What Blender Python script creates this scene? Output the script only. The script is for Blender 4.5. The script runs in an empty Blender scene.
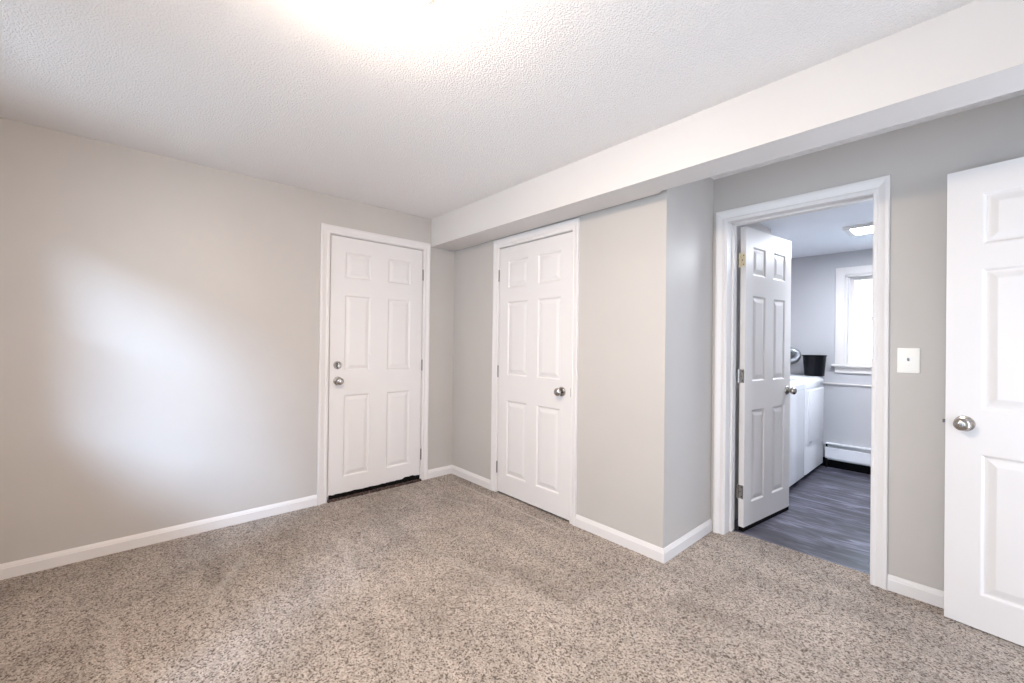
import bpy, bmesh, math, random
from mathutils import Matrix, Vector

random.seed(4)
C = bpy.context.scene.collection
S = bpy.context.scene
R = math.radians

# ------------------------------------------------------------------ camera
FPX = 419.4
cd = bpy.data.cameras.new('camera')
cd.sensor_fit = 'HORIZONTAL'
cd.sensor_width = 36.0
cd.lens = FPX / 1024 * 36.0
cd.clip_start = 0.02
cam = bpy.data.objects.new('camera', cd)
C.objects.link(cam)
roll, pitch, yaw = 0.0122, 0.0041, 0.8376
fw = Vector((-math.sin(yaw) * math.cos(pitch), math.cos(yaw) * math.cos(pitch), math.sin(pitch)))
rt = Vector((math.cos(yaw), math.sin(yaw), 0))
up = rt.cross(fw)
r_ = rt * math.cos(roll) + up * math.sin(roll)
u_ = up * math.cos(roll) - rt * math.sin(roll)
mw = Matrix((r_, u_, -fw)).transposed().to_4x4()
mw.translation = Vector((3.309, -2.2382, 1.2283))
cam.matrix_world = mw
S.camera = cam

# ------------------------------------------------------------------ sky, sun, exposure
S.view_settings.view_transform = 'Standard'
S.view_settings.look = 'None'
S.view_settings.gamma = 1.0
S.view_settings.use_curve_mapping = False
S.view_settings.exposure = 0.68
S.cycles.max_bounces = 14
S.cycles.diffuse_bounces = 10
S.cycles.sample_clamp_indirect = 8.0

w = bpy.data.worlds.new('overcast_sky')
S.world = w
w.use_nodes = True
bg = w.node_tree.nodes['Background']
bg.inputs['Color'].default_value = (0.70, 0.82, 1.0, 1)
bg.inputs['Strength'].default_value = 5.0

sd = bpy.data.lights.new('bright_sky_sun', 'SUN')
sd.energy = 15.0
sd.angle = R(28)
sd.color = (0.52, 0.69, 1.0)
sun = bpy.data.objects.new('bright_sky_sun', sd)
C.objects.link(sun)
sun.rotation_euler = Vector((-1.0, 1.0, -0.80)).to_track_quat('-Z', 'Y').to_euler()
sun.location = (2.0, -6.0, 5.0)


def portal(name, loc, rot, sx, sy):
    d = bpy.data.lights.new(name, 'AREA')
    d.shape = 'RECTANGLE'
    d.size, d.size_y = sx, sy
    d.cycles.is_portal = True
    o = bpy.data.objects.new(name, d)
    C.objects.link(o)
    o.location = loc
    o.rotation_euler = rot
    return o


# room numbers (metres): corner of the left wall and the closet wall is the origin
H = 2.3375          # ceiling
LX = 2.1234         # side of the bump-out
D = 0.6287          # laundry-door wall
DB = 0.79           # its laundry side
XR = 3.985          # wall behind the right-hand door
YB = -3.10          # wall behind the camera
YF = 3.16           # far laundry wall
HL = 2.204          # laundry ceiling
XL = 1.42           # laundry left wall
XQ = 4.30           # laundry right wall
ZF = -0.020         # laundry floor

portal('rear_window_portal', (0.92, YB - 0.13, 1.49), (R(90), 0, 0), 0.84, 1.2)
portal('added_patio_portal', (2.85, YB - 0.13, 1.02), (R(90), 0, 0), 1.9, 2.05)
portal('added_window_portal', (XR + 0.13, -1.9, 1.52), (0, R(90), 0), 0.85, 0.7)
portal('hall_portal', (XR + 0.8, 0.035, 1.1), (0, R(90), 0), 2.2, 0.87)
portal('laundry_window_portal', (2.76, YF + 0.13, 1.55), (R(-90), 0, 0), 0.8, 1.1)

# ------------------------------------------------------------------ materials


def new_mat(name):
    m = bpy.data.materials.new(name)
    m.use_nodes = True
    nt = m.node_tree
    b = nt.nodes['Principled BSDF']
    return m, nt, b


def lin(c):
    return tuple(((v / 255) / 12.92 if v / 255 < 0.04045 else ((v / 255 + 0.055) / 1.055) ** 2.4) for v in c) + (1,)


def noise(nt, scale, detail=2, rough=0.5, vec=None, dist=0.0):
    n = nt.nodes.new('ShaderNodeTexNoise')
    n.inputs['Scale'].default_value = scale
    n.inputs['Detail'].default_value = detail
    n.inputs['Roughness'].default_value = rough
    n.inputs['Distortion'].default_value = dist
    if vec is not None:
        nt.links.new(vec, n.inputs['Vector'])
    return n.outputs['Fac']


def ramp(nt, fac, stops, interp='LINEAR'):
    r = nt.nodes.new('ShaderNodeValToRGB')
    r.color_ramp.interpolation = interp
    e = r.color_ramp.elements
    e[0].position, e[0].color = stops[0]
    e[1].position, e[1].color = stops[-1]
    for p, c in stops[1:-1]:
        k = e.new(p)
        k.color = c
    nt.links.new(fac, r.inputs['Fac'])
    return r.outputs['Color']


def mix(nt, a, b, fac, mode='MIX'):
    n = nt.nodes.new('ShaderNodeMix')
    n.data_type = 'RGBA'
    n.blend_type = mode
    for k, v in ((0, fac), (6, a), (7, b)):
        if hasattr(v, 'is_linked'):
            nt.links.new(v, n.inputs[k])
        else:
            n.inputs[k].default_value = v
    return n.outputs[2]


def bump(nt, b, h, strength, dist):
    n = nt.nodes.new('ShaderNodeBump')
    n.inputs['Strength'].default_value = strength
    n.inputs['Distance'].default_value = dist
    nt.links.new(h, n.inputs['Height'])
    nt.links.new(n.outputs['Normal'], b.inputs['Normal'])


def objco(nt, scale=(1, 1, 1), rot=(0, 0, 0)):
    t = nt.nodes.new('ShaderNodeTexCoord')
    m = nt.nodes.new('ShaderNodeMapping')
    m.inputs['Scale'].default_value = scale
    m.inputs['Rotation'].default_value = rot
    nt.links.new(t.outputs['Object'], m.inputs['Vector'])
    return m.outputs['Vector']


def math_n(nt, op, a, b=0.0, c=0.0, clamp=False):
    n = nt.nodes.new('ShaderNodeMath')
    n.operation = op
    n.use_clamp = clamp
    for k, v in enumerate((a, b, c)):
        if hasattr(v, 'is_linked'):
            nt.links.new(v, n.inputs[k])
        else:
            n.inputs[k].default_value = v
    return n.outputs[0]


def paint(name, col, rough, bscale, bstr, var=0.02, spec=0.4):
    m, nt, b = new_mat(name)
    v = objco(nt)
    f = noise(nt, 2.3, 3, 0.55, v)
    c0 = tuple(x * (1 - var) for x in col[:3]) + (1,)
    c1 = tuple(min(1, x * (1 + var)) for x in col[:3]) + (1,)
    nt.links.new(ramp(nt, f, [(0.3, c0), (0.7, c1)]), b.inputs['Base Color'])
    b.inputs['Roughness'].default_value = rough
    b.inputs['Specular IOR Level'].default_value = spec
    bump(nt, b, noise(nt, bscale, 2, 0.6, v), bstr, 0.002)
    return m


def metal(name, col, rough):
    m, nt, b = new_mat(name)
    b.inputs['Base Color'].default_value = col
    b.inputs['Metallic'].default_value = 1.0
    v = objco(nt)
    f = noise(nt, 60, 2, 0.5, v)
    nt.links.new(ramp(nt, f, [(0.3, (rough * 0.8,) * 3 + (1,)), (0.7, (rough * 1.2,) * 3 + (1,))]), b.inputs['Roughness'])
    return m


def plastic(name, col, rough, var=0.03, spec=0.5):
    m, nt, b = new_mat(name)
    v = objco(nt)
    f = noise(nt, 14, 2, 0.5, v)
    c0 = tuple(x * (1 - var) for x in col[:3]) + (1,)
    nt.links.new(ramp(nt, f, [(0.3, c0), (0.7, col)]), b.inputs['Base Color'])
    b.inputs['Roughness'].default_value = rough
    b.inputs['Specular IOR Level'].default_value = spec
    return m


M = {}
M['wall'] = paint('greige_satin_paint', lin((187, 181, 175)), 0.42, 220, 0.10, 0.02, 0.3)
M['laundry_wall'] = paint('grey_laundry_paint', lin((188, 187, 190)), 0.5, 220, 0.10)
M['white'] = paint('white_semigloss_paint', lin((218, 213, 210)), 0.42, 180, 0.04, 0.01, 0.45)
M['flat_white'] = paint('flat_white_paint', lin((207, 202, 198)), 0.7, 160, 0.08, 0.01, 0.3)
M['nickel'] = metal('brushed_nickel', (0.46, 0.43, 0.40, 1), 0.20)
M['hinge'] = metal('satin_nickel_hinge', (0.30, 0.28, 0.26, 1), 0.36)
M['warm_glint'] = metal('warm_glint_hinge', (0.80, 0.72, 0.52, 1), 0.34)  # yellowish highlight of the top hinge put into its colour
M['dark_metal'] = metal('dark_latch_metal', (0.10, 0.09, 0.09, 1), 0.4)
M['duct'] = metal('foil_duct', (0.45, 0.46, 0.49, 1), 0.42)
M['black'] = plastic('black_plastic', (0.003, 0.0035, 0.006, 1), 0.25, 0.03, 0.2)
M['rubber'] = plastic('black_rubber', (0.005, 0.004, 0.0035, 1), 0.8, 0.03, 0.1)
M['void'] = plastic('dark_slot', (0.006, 0.006, 0.007, 1), 0.9, 0.03, 0.1)  # near-black, also stands in for shade under heater and machines
M['enamel'] = plastic('white_enamel', lin((244, 245, 248)), 0.25, 0.01)
M['plate'] = plastic('ivory_white_plate', lin((240, 237, 230)), 0.35, 0.01)
M['grey_plastic'] = plastic('grey_plastic', lin((150, 155, 165)), 0.4)
M['heater'] = plastic('heater_enamel', lin((235, 236, 240)), 0.4, 0.02)

# ceiling: sprayed orange-peel texture
m, nt, b = new_mat('textured_ceiling')
v = objco(nt)
b.inputs['Base Color'].default_value = lin((234, 230, 227))
b.inputs['Roughness'].default_value = 0.85
h1 = noise(nt, 130, 2, 0.6, v, 0.2)
h2 = noise(nt, 45, 2, 0.5, v)
bump(nt, b, math_n(nt, 'ADD', ramp(nt, h1, [(0.42, (0, 0, 0, 1)), (0.62, (1, 1, 1, 1))]), h2), 0.50, 0.006)
M['ceiling'] = m
M['laundry_ceiling'] = paint('laundry_ceiling_paint', lin((228, 230, 236)), 0.7, 120, 0.1)

# carpet: cut pile, dark flecks, brushed patches and a few vacuum lines
m, nt, b = new_mat('taupe_carpet')
v = objco(nt)
fine = noise(nt, 260, 1, 0.6, v)
fl2 = noise(nt, 165, 1, 0.7, v, 0.0)
mid = noise(nt, 22, 3, 0.6, v)
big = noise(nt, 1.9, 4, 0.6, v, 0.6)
st = noise(nt, 2.6, 3, 0.6, objco(nt, (0.55, 2.4, 1), (0, 0, R(35))))
def cells(scale):
    vo = nt.nodes.new('ShaderNodeTexVoronoi')
    vo.inputs['Scale'].default_value = scale
    nt.links.new(v, vo.inputs['Vector'])
    sp = nt.nodes.new('ShaderNodeSeparateColor')
    nt.links.new(vo.outputs['Color'], sp.inputs[0])
    return sp.outputs[0], vo.outputs['Distance']


c1, d1_ = cells(190)
c2, d2_ = cells(120)
base = ramp(nt, c1, [(0.0, lin((84, 70, 61))), (0.12, lin((112, 97, 86))), (0.22, lin((162, 147, 134))), (0.6, lin((184, 170, 158))), (1.0, lin((207, 195, 184)))])
base = mix(nt, base, ramp(nt, c2, [(0.0, (0.45, 0.42, 0.40, 1)), (0.08, (0.62, 0.60, 0.58, 1)), (0.11, (1, 1, 1, 1)), (1.0, (1.06, 1.06, 1.06, 1))]), 1.0, 'MULTIPLY')
base = mix(nt, base, ramp(nt, mid, [(0.3, (0.90,) * 3 + (1,)), (0.7, (1.07,) * 3 + (1,))]), 1.0, 'MULTIPLY')
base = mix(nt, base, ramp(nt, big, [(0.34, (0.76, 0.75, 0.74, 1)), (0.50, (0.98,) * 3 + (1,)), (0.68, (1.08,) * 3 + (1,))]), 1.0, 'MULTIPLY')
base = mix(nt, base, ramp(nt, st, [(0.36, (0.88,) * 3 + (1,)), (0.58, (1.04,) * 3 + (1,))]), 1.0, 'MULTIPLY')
sep = nt.nodes.new('ShaderNodeSeparateXYZ')
nt.links.new(v, sep.inputs[0])


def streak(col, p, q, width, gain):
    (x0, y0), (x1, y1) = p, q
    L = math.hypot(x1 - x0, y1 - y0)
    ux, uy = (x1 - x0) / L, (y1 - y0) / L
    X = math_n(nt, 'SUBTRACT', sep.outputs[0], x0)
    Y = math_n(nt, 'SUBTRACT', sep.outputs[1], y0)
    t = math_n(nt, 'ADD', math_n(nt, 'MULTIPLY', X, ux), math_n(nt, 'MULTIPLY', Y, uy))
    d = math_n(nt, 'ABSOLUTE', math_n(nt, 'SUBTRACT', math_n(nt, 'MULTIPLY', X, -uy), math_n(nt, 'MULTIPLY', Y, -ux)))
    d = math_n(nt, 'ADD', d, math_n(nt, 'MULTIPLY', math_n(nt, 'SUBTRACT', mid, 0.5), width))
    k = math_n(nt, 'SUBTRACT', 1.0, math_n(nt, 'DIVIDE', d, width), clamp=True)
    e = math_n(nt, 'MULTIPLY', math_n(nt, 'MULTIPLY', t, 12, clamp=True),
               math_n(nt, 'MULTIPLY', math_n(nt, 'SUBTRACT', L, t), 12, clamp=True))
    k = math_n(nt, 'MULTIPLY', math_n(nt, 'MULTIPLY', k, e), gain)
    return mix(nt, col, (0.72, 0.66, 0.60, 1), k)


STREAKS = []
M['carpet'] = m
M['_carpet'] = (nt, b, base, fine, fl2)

# plank floor of the laundry
m, nt, b = new_mat('grey_plank_vinyl')
v = objco(nt)
br = nt.nodes.new('ShaderNodeTexBrick')
br.offset = 0.37
br.inputs['Color1'].default_value = (0.25, 0.25, 0.25, 1)
br.inputs['Color2'].default_value = (0.85, 0.85, 0.85, 1)
br.inputs['Mortar'].default_value = (0, 0, 0, 1)
br.inputs['Scale'].default_value = 1.0
br.inputs['Mortar Size'].default_value = 0.0025
br.inputs['Brick Width'].default_value = 1.1
br.inputs['Row Height'].default_value = 0.115
nt.links.new(v, br.inputs['Vector'])
gr = noise(nt, 4, 5, 0.62, objco(nt, (0.8, 4.2, 1)), 1.2)
col = ramp(nt, gr, [(0.30, lin((40, 37, 42))), (0.5, lin((84, 82, 94))), (0.70, lin((142, 143, 162)))])  # plank tones tinted bluish to include the cool reflected light
col = mix(nt, col, ramp(nt, br.outputs['Color'], [(0.0, (0.2,) * 3 + (1,)), (0.25, (0.55,) * 3 + (1,)), (0.85, (1.2,) * 3 + (1,))]), 1.0, 'MULTIPLY')
nt.links.new(col, b.inputs['Base Color'])
b.inputs['Roughness'].default_value = 0.36
bump(nt, b, gr, 0.12, 0.002)
M['plank'] = m

# window glass: mostly clear with a faint surface reflection
m = bpy.data.materials.new('clear_pane')
m.use_nodes = True
nt = m.node_tree
nt.nodes.clear()
out = nt.nodes.new('ShaderNodeOutputMaterial')
mx = nt.nodes.new('ShaderNodeMixShader')
tr = nt.nodes.new('ShaderNodeBsdfTransparent')
tr.inputs['Color'].default_value = (0.95, 0.98, 0.98, 1)
gl = nt.nodes.new('ShaderNodeBsdfGlossy')
gl.inputs['Roughness'].default_value = 0.02
fr = nt.nodes.new('ShaderNodeFresnel')
fr.inputs['IOR'].default_value = 1.3
nt.links.new(fr.outputs[0], mx.inputs[0])
nt.links.new(tr.outputs[0], mx.inputs[1])
nt.links.new(gl.outputs[0], mx.inputs[2])
nt.links.new(mx.outputs[0], out.inputs[0])
M['glass'] = m


def lamp_mat(name, col, strength):
    m, nt, b = new_mat(name)
    b.inputs['Base Color'].default_value = (0.9, 0.9, 0.88, 1)
    b.inputs['Roughness'].default_value = 0.4
    b.inputs['Emission Color'].default_value = col
    b.inputs['Emission Strength'].default_value = strength
    return m


M['lamp'] = lamp_mat('lit_frosted_dome', (1.0, 0.82, 0.66, 1), 115.0)
M['panel'] = lamp_mat('lit_light_lens', (0.86, 0.91, 1.0, 1), 88.0)

# wear: threshold strip
m, nt, b = new_mat('worn_threshold')
v = objco(nt)
f = noise(nt, 70, 4, 0.7, v)
nt.links.new(ramp(nt, f, [(0.42, lin((20, 12, 10))), (0.56, lin((74, 52, 44))), (0.70, lin((150, 122, 106)))]), b.inputs['Base Color'])
b.inputs['Roughness'].default_value = 0.7
bump(nt, b, f, 0.8, 0.004)
M['threshold'] = m


# ------------------------------------------------------------------ mesh helpers
class MB:
    def __init__(self):
        self.bm = bmesh.new()

    def quad(self, pts):
        vs = [self.bm.verts.new(p) for p in pts]
        self.bm.faces.new(vs)
        return self

    def box(self, x0, x1, y0, y1, z0, z1, bev=0.0, seg=2):
        b = bmesh.new()
        vs = [b.verts.new((x, y, z)) for x in (x0, x1) for y in (y0, y1) for z in (z0, z1)]
        for f in ((0, 1, 3, 2), (4, 6, 7, 5), (0, 4, 5, 1), (2, 3, 7, 6), (0, 2, 6, 4), (1, 5, 7, 3)):
            b.faces.new([vs[i] for i in f])
        if bev:
            bmesh.ops.bevel(b, geom=b.edges[:], offset=bev, segments=seg, affect='EDGES', profile=0.5)
        self.add(b)
        return self

    def add(self, b, mat=None):
        if mat is not None:
            bmesh.ops.transform(b, matrix=mat, verts=b.verts[:])
        me = bpy.data.meshes.new('tmp')
        b.to_mesh(me)
        b.free()
        self.bm.from_mesh(me)
        bpy.data.meshes.remove(me)
        return self

    def lathe(self, prof, seg=32, mat=None):
        """prof: (radius, height) list round +Z"""
        b = bmesh.new()
        rings = []
        for r, z in prof:
            if r < 1e-6:
                rings.append([b.verts.new((0, 0, z))])
            else:
                rings.append([b.verts.new((r * math.cos(2 * math.pi * k / seg), r * math.sin(2 * math.pi * k / seg), z)) for k in range(seg)])
        for a, c in zip(rings, rings[1:]):
            for k in range(seg):
                k2 = (k + 1) % seg
                if len(a) == 1 and len(c) == 1:
                    continue
                if len(a) == 1:
                    b.faces.new((a[0], c[k], c[k2]))
                elif len(c) == 1:
                    b.faces.new((a[k], a[k2], c[0]))
                else:
                    b.faces.new((a[k], a[k2], c[k2], c[k]))
        self.add(b, mat)
        return self

    def tube(self, pts, radii, seg=20, cap=True):
        b = bmesh.new()
        rings = []
        n = len(pts)
        pts = [Vector(p) for p in pts]
        ref = Vector((0, 1, 0))
        for i, p in enumerate(pts):
            t = (pts[min(i + 1, n - 1)] - pts[max(i - 1, 0)]).normalized()
            a = ref - t * ref.dot(t)
            if a.length < 1e-3:
                a = Vector((1, 0, 0)) - t * t.x
            a.normalize()
            c = t.cross(a)
            rings.append([b.verts.new(p + (a * math.cos(2 * math.pi * k / seg) + c * math.sin(2 * math.pi * k / seg)) * radii[i]) for k in range(seg)])
        for q, s in zip(rings, rings[1:]):
            for k in range(seg):
                b.faces.new((q[k], q[(k + 1) % seg], s[(k + 1) % seg], s[k]))
        if cap:
            b.faces.new(rings[0])
            b.faces.new(rings[-1])
        self.add(b)
        return self

    def build(self, name, mat, parent=None, mw=None, smooth=None):
        bmesh.ops.remove_doubles(self.bm, verts=self.bm.verts[:], dist=1e-5)
        bmesh.ops.recalc_face_normals(self.bm, faces=self.bm.faces[:])
        me = bpy.data.meshes.new(name)
        self.bm.to_mesh(me)
        self.bm.free()
        me.materials.append(mat)
        if smooth:
            for p in me.polygons:
                p.use_smooth = True
            me.set_sharp_from_angle(angle=R(smooth))
        o = bpy.data.objects.new(name, me)
        C.objects.link(o)
        if parent:
            o.parent = parent
        if mw is not None:
            o.matrix_local = mw
        return o


def tag(o, label, cat, kind=None, group=None):
    o['label'] = label
    o['category'] = cat
    if kind:
        o['kind'] = kind
    if group:
        o['group'] = group
    return o


def struct(o, label, cat):
    return tag(o, label, cat, 'structure')


def empty(name, loc, rz=0.0):
    o = bpy.data.objects.new(name, None)
    C.objects.link(o)
    o.empty_display_size = 0.1
    o.location = loc
    o.rotation_euler = (0, 0, rz)
    return o


def holed(mb, ax, a0, a1, t0, t1, z0, z1, holes):
    """a wall along axis 'x' or 'y' from a0 to a1, between t0 and t1 thick, with rectangular holes (h0,h1,zb,zt)"""
    xs = sorted({a0, a1, *[h[0] for h in holes], *[h[1] for h in holes]})
    for p, q in zip(xs, xs[1:]):
        c = (p + q) / 2
        segs = [(z0, z1)]
        for h in holes:
            if h[0] < c < h[1]:
                ns = []
                for s in segs:
                    if h[2] > s[0]:
                        ns.append((s[0], h[2]))
                    if h[3] < s[1]:
                        ns.append((h[3], s[1]))
                segs = ns
        for s in segs:
            if ax == 'x':
                mb.box(p, q, t0, t1, s[0], s[1])
            else:
                mb.box(t0, t1, p, q, s[0], s[1])
    return mb


# ------------------------------------------------------------------ structure: floor, ceiling, walls
nt, b, base, fine, fl2 = M.pop('_carpet')
sep_nt = nt
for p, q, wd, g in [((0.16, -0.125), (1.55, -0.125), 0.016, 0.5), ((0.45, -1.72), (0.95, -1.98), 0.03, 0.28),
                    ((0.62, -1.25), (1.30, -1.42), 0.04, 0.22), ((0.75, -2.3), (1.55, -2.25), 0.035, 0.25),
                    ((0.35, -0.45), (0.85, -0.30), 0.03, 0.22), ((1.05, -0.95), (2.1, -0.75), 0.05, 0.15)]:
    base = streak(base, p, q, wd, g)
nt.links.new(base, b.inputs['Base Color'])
b.inputs['Roughness'].default_value = 0.95
b.inputs['Specular IOR Level'].default_value = 0.1
b.inputs['Sheen Weight'].default_value = 0.15
bump(nt, b, math_n(nt, 'SUBTRACT', fine, math_n(nt, 'MULTIPLY', fl2, 0.8)), 0.9, 0.012)

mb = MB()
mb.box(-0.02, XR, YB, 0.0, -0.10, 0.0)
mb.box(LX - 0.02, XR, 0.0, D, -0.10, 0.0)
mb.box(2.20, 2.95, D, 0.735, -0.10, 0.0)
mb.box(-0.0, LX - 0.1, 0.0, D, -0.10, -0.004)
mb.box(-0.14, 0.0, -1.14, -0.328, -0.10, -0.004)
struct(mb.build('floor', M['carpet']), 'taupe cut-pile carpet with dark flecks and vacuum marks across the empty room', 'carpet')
mb = MB()
mb.box(XL, XQ, 0.735, YF, -0.10, ZF)
struct(mb.build('floor_laundry', M['plank']), 'dark grey wood-look plank floor beyond the open laundry door', 'floor')

mb = MB()
mb.box(-0.14, XR + 0.14, YB - 0.14, D + 0.02, H, H + 0.1)
struct(mb.build('ceiling', M['ceiling']), 'white sprayed-texture ceiling of the empty carpeted room', 'ceiling')
mb = MB()
mb.box(XL - 0.1, XQ + 0.1, DB - 0.02, YF + 0.14, HL, HL + 0.1)
struct(mb.build('ceiling_laundry', M['laundry_ceiling']), 'smooth pale ceiling seen through the open laundry doorway', 'ceiling')

# beam (soffit) under the ceiling, its back a touch off the closet wall
mb = MB()
zs = 2.0896
pl = [(0.0, -0.257), (XR, -0.257), (XR, -0.06), (LX, -0.06), (LX - 0.03, -0.035), (0.0, 0.0)]
bb = mb.bm
lo = [bb.verts.new((x, y, zs)) for x, y in pl]
hi = [bb.verts.new((x, y, H + 0.01)) for x, y in pl]
bb.faces.new(lo)
bb.faces.new(hi)
for k in range(len(pl)):
    j = (k + 1) % len(pl)
    bb.faces.new((lo[k], lo[j], hi[j], hi[k]))
struct(mb.build('ceiling_beam', M['flat_white']), 'long white boxed beam running under the ceiling above the closet door', 'beam')

A0, A1, AZ = -1.140, -0.328, 2.050     # entry door opening, left wall
B0, B1, BZ = 0.652, 1.446, 2.012       # closet door opening
E0, E1, EZ = 2.214, 2.944, 2.040       # laundry doorway

mb = holed(MB(), 'y', YB - 0.14, DB, -0.14, 0.0, -0.1, H, [(A0 - 0.02, A1 + 0.02, -0.1, AZ + 0.02)])
struct(mb.build('wall_left', M['wall']), 'long greige wall on the left with daylight glow and the entry door', 'wall')
mb = holed(MB(), 'x', 0.0, LX, 0.0, 0.12, -0.1, H, [(B0 - 0.02, B1 + 0.02, -0.1, BZ + 0.02)])
mb.box(LX - 0.12, LX, 0.12, D, -0.1, H)
struct(mb.build('wall_center', M['wall']), 'greige wall with the closet door that turns the outer corner', 'wall')
mb = holed(MB(), 'x', -0.0, XR + 0.14, D, DB, -0.1, H, [(E0 - 0.02, E1 + 0.02, -0.1, EZ + 0.02)])
struct(mb.build('wall_right', M['wall']), 'greige wall holding the laundry doorway and the light switch', 'wall')
SW = (-2.25, -1.55, 1.10, 1.95)
mb = holed(MB(), 'y', YB - 0.14, D, XR, XR + 0.14, -0.1, H, [(-0.36, 0.43, -0.1, 2.05), SW])
struct(mb.build('wall_side', M['wall']), 'greige wall the open right-hand door is hinged on', 'wall')
RW = (0.50, 1.34, 0.90, 2.08)
RW2 = (1.95, 3.75, 0.0, 2.05)
mb = holed(MB(), 'x', 0.0, XR, YB - 0.14, YB, -0.1, H, [RW, RW2])
struct(mb.build('wall_rear', M['wall']), 'greige wall behind the camera with a window and an added glass patio door', 'wall')

# short unseen hall added behind the right-hand door, open-ended to let daylight in
mb = MB()
mb.box(XR + 0.14, XR + 0.8, -0.50, -0.40, -0.1, 2.2)
mb.box(XR + 0.14, XR + 0.8, 0.47, 0.57, -0.1, 2.2)
mb.box(XR + 0.14, XR + 0.8, -0.50, 0.57, 2.2, 2.3)
mb.box(XR, XR + 0.8, -0.50, 0.57, -0.15, -0.01)
struct(mb.build('wall_added_hall', M['wall']), 'added unseen greige hall beyond the right-hand door, open-ended for daylight', 'wall')

LW = (2.40, 3.12, 1.05, 1.965)
mb = holed(MB(), 'x', XL - 0.1, XQ + 0.1, YF, YF + 0.14, -0.1, HL, [LW])
struct(mb.build('wall_laundry_far', M['laundry_wall']), 'grey laundry wall with the window above the baseboard heater', 'wall')
mb = MB()
mb.box(XL - 0.1, XL, DB, YF, -0.1, HL)
struct(mb.build('wall_laundry_left', M['laundry_wall']), 'grey laundry wall behind the washer and dryer', 'wall')
mb = MB()
mb.box(XL, 2.15, DB, 1.70, -0.1, HL)  # paler than the other laundry walls to imitate light falling on it
struct(mb.build('wall_laundry_return', M['flat_white']), 'wall stub coloured pale as if brightly lit behind the open laundry door, before the washer', 'wall')
mb = MB()
mb.box(XQ, XQ + 0.1, DB, YF, -0.1, HL)
struct(mb.build('wall_laundry_right', M['laundry_wall']), 'grey laundry wall hidden by the right door jamb', 'wall')

# ------------------------------------------------------------------ trim
PROF = [(0.0, 0.0), (0.0, 0.009), (0.004, 0.012), (0.014, 0.0125), (0.020, 0.0095), (0.034, 0.012),
        (0.046, 0.0165), (0.057, 0.0175), (0.062, 0.015), (0.063, 0.0)]


def casing(name, label, uL, uR, zT, to_world, width=0.063, zb=0.0, wl=None, wr=None, wt=None):
    """mitred moulding round an opening; to_world(u, out, z)"""
    mb = MB()
    bm = mb.bm
    k = lambda wd: (wd or width) / 0.063
    st = []
    for d, h in PROF:
        dl, dr, dt = d * k(wl), d * k(wr), d * k(wt)
        st.append([bm.verts.new(to_world(u, h, z)) for u, z in
                   ((uL - dl, zb), (uL - dl, zT + dt), (uR + dr, zT + dt), (uR + dr, zb))])
    n = len(st)
    for i in range(n):
        j = (i + 1) % n
        for s in range(3):
            bm.faces.new((st[i][s], st[j][s], st[j][s + 1], st[i][s + 1]))
    for s in (0, 3):
        bm.faces.new([st[i][s] for i in range(n)])
    o = mb.build(name, M['white'], smooth=12)
    return struct(o, label, 'door casing')


casing('trim_1', 'white moulded casing round the entry door on the left wall', A0, A1, AZ,
       lambda u, h, z: (h, u, z), wl=0.068, wr=0.061, wt=0.064)
casing('trim_2', 'white moulded casing round the closet door tight under the beam', B0 + 0.003, B1 - 0.003, BZ,
       lambda u, h, z: (u, -h, z), wl=0.062, wr=0.054, wt=0.072)
casing('trim_3', 'white moulded casing round the open laundry doorway', E0 - 0.006, E1 - 0.004, EZ - 0.005,
       lambda u, h, z: (u, D - h, z), wl=0.063, wr=0.067, wt=0.076)

# jambs with stops
mb = MB()
mb.box(-0.14, 0.0, A0 - 0.02, A0 + 0.006, 0, AZ)
mb.box(-0.14, 0.0, A1 - 0.006, A1 + 0.02, 0, AZ)
mb.box(-0.14, 0.0, A0 - 0.02, A1 + 0.02, AZ - 0.004, AZ + 0.02)
mb.box(-0.14, -0.05, A0 + 0.006, A0 + 0.02, 0, AZ - 0.004)
mb.box(-0.14, -0.05, A1 - 0.02, A1 - 0.006, 0, AZ - 0.004)
mb.box(-0.14, -0.05, A0 + 0.006, A1 - 0.006, AZ - 0.02, AZ - 0.004)
struct(mb.build('trim_4', M['white']), 'white jamb lining the entry door opening', 'door jamb')
mb = MB()
mb.box(B0 - 0.02, B0 + 0.006, 0.0, 0.12, 0, BZ)
mb.box(B1 - 0.006, B1 + 0.02, 0.0, 0.12, 0, BZ)
mb.box(B0 - 0.02, B1 + 0.02, 0.0, 0.12, BZ - 0.002, BZ + 0.02)
mb.box(B0 + 0.006, B0 + 0.02, 0.042, 0.08, 0, BZ - 0.002)
mb.box(B1 - 0.02, B1 - 0.006, 0.042, 0.08, 0, BZ - 0.002)
mb.box(B0 + 0.006, B1 - 0.006, 0.042, 0.08, BZ - 0.016, BZ - 0.002)
struct(mb.build('trim_5', M['white']), 'white jamb lining the closet door opening', 'door jamb')
mb = MB()
mb.box(E0 - 0.02, E0, D - 0.003, DB + 0.002, -0.01, EZ)
mb.box(E1, E1 + 0.02, D - 0.003, DB + 0.002, -0.01, EZ)
mb.box(E0 - 0.02, E1 + 0.02, D - 0.003, DB + 0.002, EZ, EZ + 0.02)
mb.box(E0, E0 + 0.011, D + 0.075, DB - 0.04, -0.01, EZ)
mb.box(E1 - 0.011, E1, D + 0.075, DB - 0.04, -0.01, EZ)
mb.box(E0, E1, D + 0.075, DB - 0.04, EZ - 0.011, EZ)
struct(mb.build('trim_6', M['white']), 'white jamb with door stop inside the laundry doorway', 'door jamb')

BPROF = [(0.0, 0.0), (0.013, 0.0), (0.013, 0.054), (0.0105, 0.058), (0.0100, 0.063), (0.0065, 0.071), (0.004, 0.077), (0.0, 0.077)]


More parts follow.
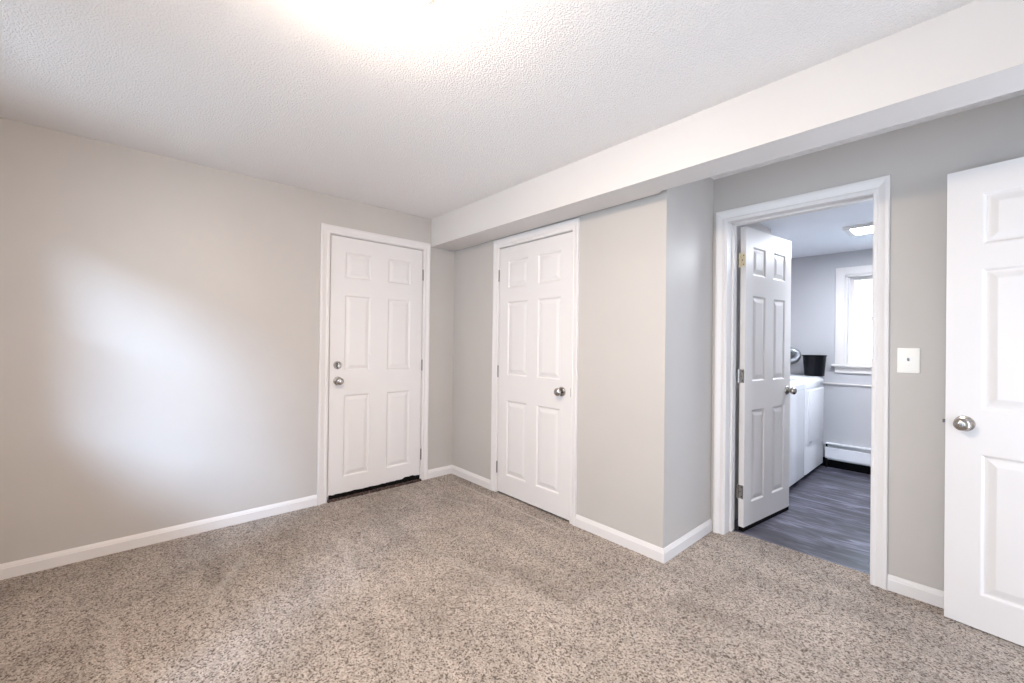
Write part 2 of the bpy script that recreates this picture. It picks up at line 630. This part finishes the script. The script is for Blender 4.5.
def baseboard(name, label, path, side, hk=1.0):
    """profile swept along a floor path with mitred corners; side +1 puts it to the left of the path"""
    mb = MB()
    bm = mb.bm
    P = [Vector(p) for p in path]
    nrm = []
    for a, c in zip(P, P[1:]):
        t = (c - a).normalized()
        nrm.append(Vector((-t.y, t.x)) * side)
    rows = []
    for i, p in enumerate(P):
        if i == 0:
            n = nrm[0]
        elif i == len(P) - 1:
            n = nrm[-1]
        else:
            n = (nrm[i - 1] + nrm[i]) / (1 + nrm[i - 1].dot(nrm[i]))
        rows.append([bm.verts.new((p.x + n.x * d, p.y + n.y * d, z * hk)) for d, z in BPROF])
    k = len(BPROF)
    for a, c in zip(rows, rows[1:]):
        for i in range(k):
            j = (i + 1) % k
            bm.faces.new((a[i], a[j], c[j], c[i]))
    bm.faces.new(rows[0])
    bm.faces.new(rows[-1])
    o = mb.build(name, M['white'], smooth=12)
    return struct(o, label, 'baseboard')


baseboard('baseboard_left', 'white baseboard along the left wall up to the entry door', [(0, YB), (0, A0 - 0.068)], -1)
baseboard('baseboard_corner', 'white baseboard in the corner between the entry and closet doors', [(0, A1 + 0.061), (0, 0), (B0 - 0.06, 0)], -1)
baseboard('baseboard_center', 'white baseboard wrapping the outer corner beside the closet door', [(B1 + 0.052, 0), (LX, 0), (LX, D)], -1)
baseboard('baseboard_right', 'white baseboard under the light switch beside the right-hand door', [(E1 + 0.064, D), (XR, D), (XR, 0.47)], -1)
baseboard('baseboard_side', 'white baseboard on the wall of the right-hand door', [(XR, -0.40), (XR, YB), (0, YB)], -1)

# ------------------------------------------------------------------ doors
ROWS = [(0.135, 0.770), (0.955, 1.552), (1.680, 1.886)]


def panel_slab(w_, h_, t_, stile, pan, rows=ROWS):
    """six raised panels moulded into both faces; x along the width, front at y=0 facing -y"""
    mb = MB()
    bm = mb.bm
    xs = [0, stile, stile + pan, w_ - stile - pan, w_ - stile, w_]
    zz = [0]
    for a, c in rows:
        zz += [a, c]
    zz.append(h_)

    def V(x, y, z):
        return bm.verts.new((x, y, z))
    for y0, sg in ((0.0, 1), (t_, -1)):
        for i in range(5):
            for j in range(len(zz) - 1):
                x0, x1, z0, z1 = xs[i], xs[i + 1], zz[j], zz[j + 1]
                if i in (1, 3) and j % 2 == 1:
                    rings = []
                    for ins, dep in ((0, 0), (0.004, 0.0015), (0.011, 0.0085), (0.017, 0.0085), (0.023, 0.0075), (0.043, 0.0022), (0.047, 0.0016)):
                        y = y0 + sg * dep
                        rings.append([V(x0 + ins, y, z0 + ins), V(x1 - ins, y, z0 + ins), V(x1 - ins, y, z1 - ins), V(x0 + ins, y, z1 - ins)])
                    for a, c in zip(rings, rings[1:]):
                        for k in range(4):
                            bm.faces.new((a[k], a[(k + 1) % 4], c[(k + 1) % 4], c[k]))
                    bm.faces.new(rings[-1])
                else:
                    bm.faces.new((V(x0, y0, z0), V(x1, y0, z0), V(x1, y0, z1), V(x0, y0, z1)))
    for i in range(5):
        for z in (0, h_):
            bm.faces.new((V(xs[i], 0, z), V(xs[i + 1], 0, z), V(xs[i + 1], t_, z), V(xs[i], t_, z)))
    for j in range(len(zz) - 1):
        for x in (0, w_):
            bm.faces.new((V(x, 0, zz[j]), V(x, 0, zz[j + 1]), V(x, t_, zz[j + 1]), V(x, t_, zz[j])))
    return mb


ROSE = [(0.0, 0.0), (0.034, 0.0), (0.034, 0.003), (0.031, 0.008), (0.022, 0.011)]
KNOB = [(0.0125, 0.009), (0.0115, 0.018), (0.012, 0.026), (0.018, 0.030), (0.0255, 0.037), (0.0285, 0.045), (0.0275, 0.053), (0.022, 0.060),
        (0.013, 0.0635), (0.0, 0.0645)]
FRONT = Matrix.Rotation(R(90), 4, 'X')       # +Z of a lathe -> -Y (out of the front face)
BACK = Matrix.Rotation(R(-90), 4, 'X')


def knob(parent, x, z, t_, sides=('front', 'back'), keyed=False):
    for s in sides:
        T = Matrix.Translation((x, 0 if s == 'front' else t_, z)) @ (FRONT if s == 'front' else BACK)
        k = MB().lathe(KNOB, 36).build('door_knob', M['nickel'], parent, T, 50)
        MB().lathe(ROSE, 36).build('rosette', M['nickel'], k, None, 40)
        if keyed:
            MB().lathe([(0, 0.0635), (0.0095, 0.0635), (0.0095, 0.0665), (0.008, 0.0672), (0, 0.0672)], 24).build('key_cylinder', M['hinge'], k, None, 40)
            MB().box(-0.0012, 0.0012, -0.004, 0.004, 0.0665, 0.0678).build('keyhole', M['void'], k)


def hinge(parent, x, y, z, mat='hinge', hgt=0.09, r=0.0062):
    """knuckles and pin of a closed hinge"""
    mb = MB()
    T = Matrix.Translation((x, y, z - hgt / 2))
    pr = [(0, -0.004), (0.004, -0.004), (r, 0)]
    n = 5
    for k in range(n):
        a, c = hgt * k / n, hgt * (k + 1) / n
        pr += [(r, a + 0.0006), (r, c - 0.0012), (r * 0.8, c - 0.0006)]
    pr += [(r, hgt), (0.004, hgt + 0.004), (0, hgt + 0.004)]
    mb.lathe(pr, 16, T)
    return mb.build('hinge', M[mat], parent, None, 40)


# entry door (left wall)
d1 = panel_slab(0.788, 2.003, 0.040, 0.110, 0.211, [(0.130, 0.770), (0.957, 1.552), (1.684, 1.890)]).build('door_1', M['white'])
d1.location = (-0.003, -1.128, 0.038)
d1.rotation_euler = (0, 0, R(90))
struct(d1, 'closed white six-panel entry door with a deadbolt on the left wall', 'door')
knob(d1, 0.064, 0.882, 0.04, ('front',))
db = MB().lathe([(0, 0), (0.031, 0), (0.031, 0.006), (0.027, 0.014), (0.022, 0.015), (0.017, 0.011), (0.0, 0.010)], 36).build('deadbolt', M['nickel'], d1, Matrix.Translation((0.059, 0, 1.005)) @ FRONT, 40)
MB().box(-0.0045, 0.0045, -0.016, 0.016, 0.011, 0.026, 0.002).build('thumb_turn', M['nickel'], db)
for z in (1.787, 0.987, 0.196):
    hinge(d1, 0.7935, -0.004, z)
# torn rubber sweep along its bottom edge
mb = MB()
bm = mb.bm
prev = None
pts = []
n = 60
rr = random.Random(2)
for i in range(n + 1):
    u = 0.004 + 0.780 * i / n
    top = 0.007 + rr.uniform(-0.002, 0.003)
    if u > 0.62:
        top = 0.020 + rr.uniform(-0.003, 0.003) if 0.632 < u < 0.72 else 0.015 + rr.uniform(-0.003, 0.002)
    elif u > 0.55:
        top = 0.008 + rr.uniform(-0.002, 0.004)
    pts.append((u, top))
for (u0, t0), (u1, t1) in zip(pts, pts[1:]):
    for y0, y1 in ((-0.006, 0.034),):
        a = [bm.verts.new(p) for p in ((u0, y0, -0.030), (u1, y0, -0.030), (u1, y0 + 0.0, t1), (u0, y0 + 0.0, t0))]
        c = [bm.verts.new(p) for p in ((u0, -0.0008, -0.030), (u1, -0.0008, -0.030), (u1, -0.0008, t1), (u0, -0.0008, t0))]
        bm.faces.new(a)
        bm.faces.new(c)
        bm.faces.new((a[2], a[3], c[3], c[2]))
        bm.faces.new((a[0], a[1], c[1], c[0]))
sw = mb.build('door_sweep', M['rubber'], d1)
sw['label'] = 'torn black rubber sweep'

# threshold under the entry door
mb = MB()
prof = [(-0.13, -0.01), (-0.13, 0.008), (-0.03, 0.010), (-0.004, 0.018), (0.012, 0.017), (0.022, 0.008), (0.026, -0.01)]
rows = []
for i in range(41):
    y = A0 + 0.008 + (A1 - A0 - 0.016) * i / 40
    k = rr.uniform(-0.003, 0.003)
    rows.append([mb.bm.verts.new((x + (k if x > 0 else 0), y, z + (rr.uniform(-0.0025, 0.0025) if z > 0 else 0))) for x, z in prof])
for a, c in zip(rows, rows[1:]):
    for i in range(len(prof)):
        j = (i + 1) % len(prof)
        mb.bm.faces.new((a[i], a[j], c[j], c[i]))
mb.bm.faces.new(rows[0])
mb.bm.faces.new(rows[-1])
th = mb.build('door_threshold', M['threshold'], None, None, 60)
struct(th, 'worn dark brown threshold strip under the entry door', 'threshold')

# closet door
d2 = panel_slab(0.774, 1.992, 0.035, 0.102, 0.232, [(0.150, 0.755), (0.958, 1.552), (1.662, 1.882)]).build('door_2', M['white'])
d2.location = (0.662, 0.003, 0.012)
struct(d2, 'closed white six-panel closet door under the beam', 'door')
knob(d2, 0.690, 0.880, 0.035, ('front',))
for z in (1.772, 0.984, 0.196):
    hinge(d2, -0.006, -0.005, z)
MB().box(0.768, 0.7745, -0.0008, 0.0, 0.85, 0.91).build('latch_plate', M['hinge'], d2)

# laundry door, open into the laundry
ang = R(82.8)
d3 = panel_slab(0.688, 2.024, 0.035, 0.098, 0.185, [(0.150, 0.782), (0.975, 1.565), (1.705, 1.900)]).build('door_3', M['white'])
d3.location = (2.264, 0.812, 0.010)
d3.rotation_euler = (0, 0, ang)
struct(d3, 'white six-panel door standing open into the laundry room', 'door')
knob(d3, 0.630, 0.888, 0.035)
MB().box(0.6878, 0.6905, 0.006, 0.029, 0.86, 0.917).build('latch_plate', M['nickel'], d3)
for z, mt in ((1.80, 'warm_glint'), (1.015, 'nickel'), (0.235, 'nickel')):
    hg = hinge(d3, -0.006, 0.041, z, mt)
    mb = MB()
    mb.box(-0.0022, 0.0, 0.004, 0.036, z - 0.045, z + 0.045, 0.0009, 1)
    lf = mb.build('hinge_leaf', M[mt], hg)
    mb = MB()
    for dz, dy in ((-0.03, 0.014), (0.0, 0.022), (0.03, 0.014)):
        mb.lathe([(0, 0), (0.0036, 0), (0.0036, 0.0012), (0, 0.0012)], 12, Matrix.Translation((-0.0022, dy, z + dz)) @ Matrix.Rotation(R(-90), 4, 'Y'))
    mb.build('hinge_screw', M['dark_metal'], hg)
# its black bottom sweep, deepened to take in the shade beneath
MB().box(0.002, 0.686, 0.002, 0.033, -0.029, 0.0).build('door_sweep', M['rubber'], d3)

# right-hand door, swung back near the wall
d4 = panel_slab(0.76, 2.022, 0.035, 0.110, 0.205, [(0.150, 0.762), (0.958, 1.574), (1.680, 1.905)]).build('door_4', M['white'])
d4.location = (3.212, 0.525, 0.006)
d4.rotation_euler = (0, 0, R(-7.5))
struct(d4, 'white six-panel door with keyed knob swung back beside the light switch', 'door')
knob(d4, 0.060, 0.889, 0.035, keyed=True)
MB().box(-0.011, 0.0, 0.010, 0.024, 0.882, 0.897, 0.001, 1).build('latch_bolt', M['dark_metal'], d4)
for z in (1.8, 1.0, 0.22):
    hinge(d4, 0.766, -0.003, z)

# ------------------------------------------------------------------ windows


def window(name, label, hole, y_in, y_out, inward, case_w=0.078, turn=0.0, at=None):
    """double-hung window in a wall along x; inward = -1 when the room is on the -y side"""
    x0, x1, z0, z1 = hole
    s = inward
    fr = empty(name, ((x0 + x1) / 2, y_in, z0))
    struct(fr, label, 'window')
    ox, oz = fr.location.x, fr.location.z

    def P(mbx, nm, mat, sm=None):
        o = mbx.build(nm, mat, None, None, sm)
        o.parent = fr
        o.location = (-ox, -y_in, -oz)
        return o

    def bx(mbx, a, c, d0, d1, e, f, bev=0.0):
        ya, yb = sorted((y_in + s * d0, y_in + s * d1))
        return mbx.box(a, c, ya, yb, e, f, bev, 2)
    m1 = MB()
    bx(m1, x0 - case_w, x0, 0.0, 0.016, z0 + 0.005, z1 + case_w, 0.003)
    bx(m1, x1, x1 + case_w, 0.0, 0.016, z0 + 0.005, z1 + case_w, 0.003)
    bx(m1, x0, x1, 0.0, 0.016, z1, z1 + case_w, 0.003)
    P(m1, 'window_casing', M['white'])
    m1 = MB()
    bx(m1, x0 - case_w - 0.026, x1 + case_w + 0.026, -0.02, 0.048, z0 - 0.022, z0 + 0.003, 0.006)
    P(m1, 'window_sill', M['white'])
    m1 = MB()
    bx(m1, x0 - case_w, x1 + case_w, 0.0, 0.016, z0 - 0.085, z0 - 0.022, 0.003)
    P(m1, 'window_apron', M['white'])
    m1 = MB()
    bx(m1, x0, x0 + 0.016, -0.14, 0.0, z0, z1)
    bx(m1, x1 - 0.016, x1, -0.14, 0.0, z0, z1)
    bx(m1, x0, x1, -0.14, 0.0, z1 - 0.016, z1)
    bx(m1, x0, x1, -0.14, -0.02, z0 - 0.01, z0 + 0.012)
    P(m1, 'window_jamb', M['white'])
    zm = (z0 + z1) / 2 + 0.01
    for nm, zb, zt, dp in (('lower_sash', z0 + 0.012, zm + 0.018, -0.058), ('upper_sash', zm - 0.018, z1 - 0.016, -0.095)):
        m1 = MB()
        a, c = x0 + 0.020, x1 - 0.020
        bx(m1, a, a + 0.038, dp - 0.03, dp, zb, zt, 0.003)
        bx(m1, c - 0.038, c, dp - 0.03, dp, zb, zt, 0.003)
        bx(m1, a + 0.038, c - 0.038, dp - 0.03, dp, zt - 0.034, zt, 0.003)
        bx(m1, a + 0.038, c - 0.038, dp - 0.03, dp, zb, zb + (0.052 if nm == 'lower_sash' else 0.034), 0.003)
        sh = P(m1, nm, M['white'])
        m1 = MB()
        ya, yb = sorted((y_in + s * (dp - 0.017), y_in + s * (dp - 0.013)))
        m1.box(a + 0.03, c - 0.03, ya, yb, zb + 0.03, zt - 0.03)
        g = m1.build('window_pane', M['glass'])
        g.parent = sh
    if turn:
        fr.rotation_euler = (0, 0, turn)
        fr.location = at
    return fr


window('window_1', 'white double-hung laundry window glowing with daylight beyond the open door', LW, YF, YF + 0.14, -1)
window('window_2', 'white double-hung window behind the camera nearest the left wall', RW, YB, YB - 0.14, 1)

window('added_side_window', 'white double-hung window added for fill light in the wall of the right-hand door', (-0.35, 0.35, SW[2], SW[3]), 0.0, 0.14, -1, turn=R(-90), at=(XR, -1.9, SW[2]))  # added out of view to light the bump-out and left wall
pd = empty('added_patio_door', ((RW2[0] + RW2[1]) / 2, YB, 0.0))  # patio door added out of view to brighten the ceiling and room
struct(pd, 'white sliding glass patio door added behind the camera for fill light', 'door')
mb = MB()
mb.box(RW2[0], RW2[0] + 0.03, YB - 0.14, YB, 0.0, RW2[3])
mb.box(RW2[1] - 0.03, RW2[1], YB - 0.14, YB, 0.0, RW2[3])
mb.box(RW2[0], RW2[1], YB - 0.14, YB, RW2[3] - 0.03, RW2[3])
mb.box(RW2[0], RW2[1], YB - 0.14, YB, -0.02, 0.02)
parts = [mb.build('door_frame', M['white'], pd)]
for a, c, dp in ((RW2[0] + 0.03, 2.88, 0.05), (2.82, RW2[1] - 0.03, 0.09)):
    mb = MB()
    mb.box(a, a + 0.06, YB - dp - 0.035, YB - dp, 0.02, RW2[3] - 0.03, 0.003)
    mb.box(c - 0.06, c, YB - dp - 0.035, YB - dp, 0.02, RW2[3] - 0.03, 0.003)
    mb.box(a + 0.06, c - 0.06, YB - dp - 0.035, YB - dp, 0.02, 0.10, 0.003)
    mb.box(a + 0.06, c - 0.06, YB - dp - 0.035, YB - dp, RW2[3] - 0.09, RW2[3] - 0.03, 0.003)
    sh = mb.build('sliding_sash', M['white'], pd)
    parts.append(sh)
    MB().box(a + 0.05, c - 0.05, YB - dp - 0.02, YB - dp - 0.014, 0.09, RW2[3] - 0.08).build('glass_pane', M['glass'], sh)
for o in parts:
    o.location = -pd.location
mb = MB()  # added unseen roof slab that blocks sun from patio door and side window
pl = [(1.72, YB - 0.14), (XR + 0.14, YB - 0.14), (XR + 0.14, -0.55), (9.0, -0.55), (9.0, -8.3), (6.78, -8.3)]
lo = [mb.bm.verts.new((x, y, 2.20)) for x, y in pl]
hi = [mb.bm.verts.new((x, y, 2.32)) for x, y in pl]
mb.bm.faces.new(lo)
mb.bm.faces.new(hi)
for k in range(len(pl)):
    j = (k + 1) % len(pl)
    mb.bm.faces.new((lo[k], lo[j], hi[j], hi[k]))
struct(mb.build('sun_blocking_roof', M['flat_white']), 'added unseen roof keeping sun off the patio door and side window', 'roof')


# ------------------------------------------------------------------ ceiling dome lamp
lm = empty('ceiling_light', (2.185, -1.735, H))
tag(lm, 'lit round frosted dome lamp on the textured ceiling, cut by the top edge', 'light')
MB().lathe([(0.0, 0.0), (0.176, 0.0), (0.180, -0.006), (0.180, -0.037), (0.176, -0.041), (0.170, -0.037), (0.170, -0.010), (0.0, -0.010)], 64).build('lamp_base', M['hinge'], lm, None, 40)
pr = [(0.169, -0.026)]
for k in range(0, 19):
    a = R(90 * k / 18)
    pr.append((0.169 * math.cos(a), -0.035 - 0.073 * math.sin(a)))
MB().lathe(pr, 64).build('lamp_shade', M['lamp'], lm, None, 60)
MB().lathe([(0, -0.108), (0.011, -0.110), (0.012, -0.118), (0.006, -0.126), (0, -0.128)], 20).build('finial', M['nickel'], lm, None, 50)

# ------------------------------------------------------------------ light switch
sw = empty('light_switch', (3.079, D, 1.166))
tag(sw, 'white toggle light switch plate between the laundry doorway and right-hand door', 'switch')
mb = MB()
mb.box(-0.042, 0.042, -0.007, 0.0, -0.063, 0.063, 0.003, 3)
mb.build('switch_plate', M['plate'], sw, None, 40)
MB().box(-0.006, 0.006, -0.0078, -0.0065, -0.0125, 0.0125).build('toggle_slot', M['plate'], sw)
mb = MB()
bmm = bmesh.new()
mb2 = MB().box(-0.0042, 0.0042, -0.018, 0.0, -0.006, 0.004, 0.001)
mb2.build('toggle', M['grey_plastic'], sw, Matrix.Translation((0, -0.006, 0.002)) @ Matrix.Rotation(R(-28), 4, 'X'))
bmm.free()
for z in (-0.030, 0.030):
    MB().lathe([(0, 0), (0.0034, 0), (0.003, 0.0012), (0, 0.0016)], 14).build('screw', M['plate'], sw, Matrix.Translation((0, -0.007, z)) @ FRONT, 40)

# ------------------------------------------------------------------ laundry machines
MX0, MX1 = 1.545, 2.24     # back and front


def body_mesh(y0, y1, z0, z1):
    """cabinet with a rolled front top edge, extruded along y"""
    mb = MB()
    prof = [(MX0, z0), (MX1, z0), (MX1, z1 - 0.085)]
    for k in range(9):
        a = R(90 * k / 8)
        prof.append((MX1 - 0.045 + 0.045 * math.cos(a), z1 - 0.045 + 0.045 * math.sin(a)))
    prof += [(MX0, z1)]
    ins = 0.010
    rows = []
    cx, cz = (MX0 + MX1) / 2, (z0 + z1) / 2
    for y, k in ((y0, 1), (y0 + ins, 0), (y1 - ins, 0), (y1, 1)):
        rows.append([mb.bm.verts.new((x - k * 0.008 * (1 if x > cx else -1), y, z - k * 0.008 * (1 if z > cz else 0))) for x, z in prof])
    n = len(prof)
    for a, c in zip(rows, rows[1:]):
        for i in range(n):
            j = (i + 1) % n
            mb.bm.faces.new((a[i], a[j], c[j], c[i]))
    mb.bm.faces.new(rows[0])
    mb.bm.faces.new(rows[-1])
    return mb


def shade_base(root, y0, y1):
    mb = MB()
    mb.box(MX0 + 0.03, MX1 - 0.035, y0 + 0.015, y1 - 0.015, ZF, 0.034)  # base block coloured near-black for the shade under the cabinet
    mb.build('toe_shade_base', M['void'], root)


def rel(root):
    for ch in root.children:
        ch.location = -root.location


dr = empty('dryer', (MX1 - 0.35, 2.735, ZF))
tag(dr, 'white front-door clothes dryer in the far corner with a black bin on top', 'dryer')
y0, y1 = 2.415, 3.098
body_mesh(y0, y1, 0.03, 0.925).build('cabinet', M['enamel'], dr, None, 40)
shade_base(dr, y0, y1)
mb = MB().box(MX1 - 0.004, MX1 + 0.012, y0 + 0.085, y1 - 0.055, 0.31, 0.815, 0.006, 3)
mb.build('dryer_door', M['enamel'], dr, None, 40)
MB().box(MX1 + 0.006, MX1 + 0.0135, y0 + 0.09, y0 + 0.18, 0.318, 0.330, 0.002).build('door_pull', M['grey_plastic'], dr)
MB().box(MX1 - 0.002, MX1 + 0.001, y1 - 0.14, y1 - 0.055, 0.842, 0.868).build('badge', M['grey_plastic'], dr)
MB().box(MX1 - 0.003, MX1 + 0.0008, y0 + 0.012, y1 - 0.012, 0.8345, 0.8375).build('top_seam', M['grey_plastic'], dr)
mb = MB().box(MX0 - 0.0, MX0 + 0.10, y0 + 0.01, y1 - 0.01, 0.92, 1.015, 0.012, 3)
mb.build('control_console', M['enamel'], dr, None, 40)
for yy in (2.55, 2.80, 2.93):
    MB().lathe([(0, 0), (0.028, 0), (0.026, 0.018), (0.02, 0.024), (0, 0.024)], 24, Matrix.Translation((MX0 + 0.10, yy, 0.972)) @ Matrix.Rotation(R(90), 4, 'Y')).build('dial', M['grey_plastic'], dr, None, 40)
rel(dr)

ws = empty('washing_machine', (MX1 - 0.35, 2.05, ZF))
tag(ws, 'white top-loading washing machine half hidden behind the open laundry door', 'washer')
y0, y1 = 1.725, 2.390
body_mesh(y0, y1, 0.03, 0.925).build('cabinet', M['enamel'], ws, None, 40)
shade_base(ws, y0, y1)
MB().box(MX0 + 0.14, MX1 - 0.055, y0 + 0.07, y1 - 0.07, 0.922, 0.938, 0.006, 3).build('lid', M['enamel'], ws, None, 40)
MB().box(MX1 - 0.062, MX1 - 0.045, y0 + 0.20, y1 - 0.12, 0.922, 0.934, 0.002).build('lid_grip', M['grey_plastic'], ws)
MB().box(MX1 - 0.003, MX1 + 0.0008, y0 + 0.012, y1 - 0.012, 0.8345, 0.8375).build('top_seam', M['grey_plastic'], ws)
mb = MB().box(MX0, MX0 + 0.10, y0 + 0.01, y1 - 0.01, 0.92, 1.015, 0.012, 3)
mb.build('control_console', M['enamel'], ws, None, 40)
for yy in (1.86, 2.0, 2.22):
    MB().lathe([(0, 0), (0.028, 0), (0.026, 0.018), (0.02, 0.024), (0, 0.024)], 24, Matrix.Translation((MX0 + 0.10, yy, 0.972)) @ Matrix.Rotation(R(90), 4, 'Y')).build('dial', M['grey_plastic'], ws, None, 40)
rel(ws)

# black bin on the dryer
bn = empty('waste_bin', (2.168, 3.045, 0.926))
tag(bn, 'black round tapered waste bin standing on top of the dryer', 'bin')
MB().lathe([(0, 0), (0.082, 0), (0.086, 0.004), (0.102, 0.212), (0.098, 0.212), (0.082, 0.008), (0, 0.008)], 48).build('bin_body', M['black'], bn, None, 40)
MB().lathe([(0.098, 0.205), (0.1065, 0.205), (0.108, 0.211), (0.1065, 0.217), (0.098, 0.217), (0.098, 0.205)], 48).build('bin_rim', M['black'], bn, None, 40)

# foil duct behind the dryer
mb = MB()
pts, rad = [], []
ctrl = [Vector(p) for p in ((1.72, 3.110, 1.150), (1.82, 3.110, 1.185), (1.92, 3.110, 1.195), (2.0, 3.110, 1.150), (1.975, 3.110, 1.085), (1.88, 3.10, 1.068), (1.70, 3.09, 1.072), (1.54, 3.05, 1.09), (1.42, 3.02, 1.10))]
for i in range(len(ctrl) - 1):
    p0, p1, p2, p3 = ctrl[max(i - 1, 0)], ctrl[i], ctrl[i + 1], ctrl[min(i + 2, len(ctrl) - 1)]
    for k in range(16):
        t = k / 16
        pts.append(0.5 * ((2 * p1) + (p2 - p0) * t + (2 * p0 - 5 * p1 + 4 * p2 - p3) * t * t + (3 * p1 - p0 - 3 * p2 + p3) * t ** 3))
        rad.append(0.034 + 0.003 * math.sin(len(pts) * math.pi / 1.5))
mb.tube(pts, rad, 20)
mb.lathe([(0, 0), (0.05, 0), (0.05, 0.012), (0.04, 0.016), (0, 0.016)], 28, Matrix.Translation((1.72, YF, 1.150)) @ Matrix.Rotation(R(90), 4, 'X'))
du = mb.build('vent_duct', M['duct'], None, None, 60)
tag(du, 'silver foil vent duct curling above the dryer beside the open door', 'duct')

# baseboard heater
ht = empty('baseboard_heater', (2.9, YF, ZF))
tag(ht, 'long white baseboard heater with a dark top slot under the laundry window', 'heater')
hx0, hx1 = 2.255, 4.1
MB().box(hx0, hx1, YF - 0.060, YF - 0.052, 0.082, 0.196, 0.002).build('front_cover', M['heater'], ht)
MB().box(hx0, hx1, YF - 0.052, YF - 0.010, 0.090, 0.190).build('heating_element', M['void'], ht)
mb = MB()
mb.box(hx0, hx1, YF - 0.010, YF, 0.06, 0.236, 0.001)
mb.box(hx0, hx1, YF - 0.046, YF - 0.006, 0.224, 0.236, 0.002)
mb.build('top_hood', M['heater'], ht)
for x in (hx0 + 0.004, 3.2, hx1 - 0.012):
    MB().box(x, x + 0.008, YF - 0.054, YF, ZF, 0.225).build('heater_bracket', M['void'], ht)
for ch in ht.children:
    ch.location = -ht.location
MB().box(XL, XQ, YF - 0.006, YF, ZF, 0.075).build('heater_shade_strip', M['void'])  # dark strip standing in for the shade under the heater
struct(bpy.data.objects['heater_shade_strip'], 'dark strip standing in for the shade below the baseboard heater', 'trim')

mb = MB()
mb.box(XL, XQ, YF - 0.016, YF, 0.843, 0.858, 0.003)
struct(mb.build('trim_8', M['white']), 'thin white ledge strip on the laundry wall below the window', 'trim')

# laundry ceiling light
ll = empty('ceiling_light', (2.80, 2.17, HL))
tag(ll, 'small rectangular lit fixture on the laundry room ceiling', 'light')
mb = MB()
for a, c, d, e in ((-0.23, 0.23, -0.15, -0.125), (-0.23, 0.23, 0.125, 0.15), (-0.23, -0.185, -0.125, 0.125), (0.185, 0.23, -0.125, 0.125)):
    mb.box(a, c, d, e, -0.026, 0.0, 0.002)
mb.build('light_frame', M['white'], ll)
MB().box(-0.185, 0.185, -0.125, 0.125, -0.022, -0.004).build('light_lens', M['panel'], ll)
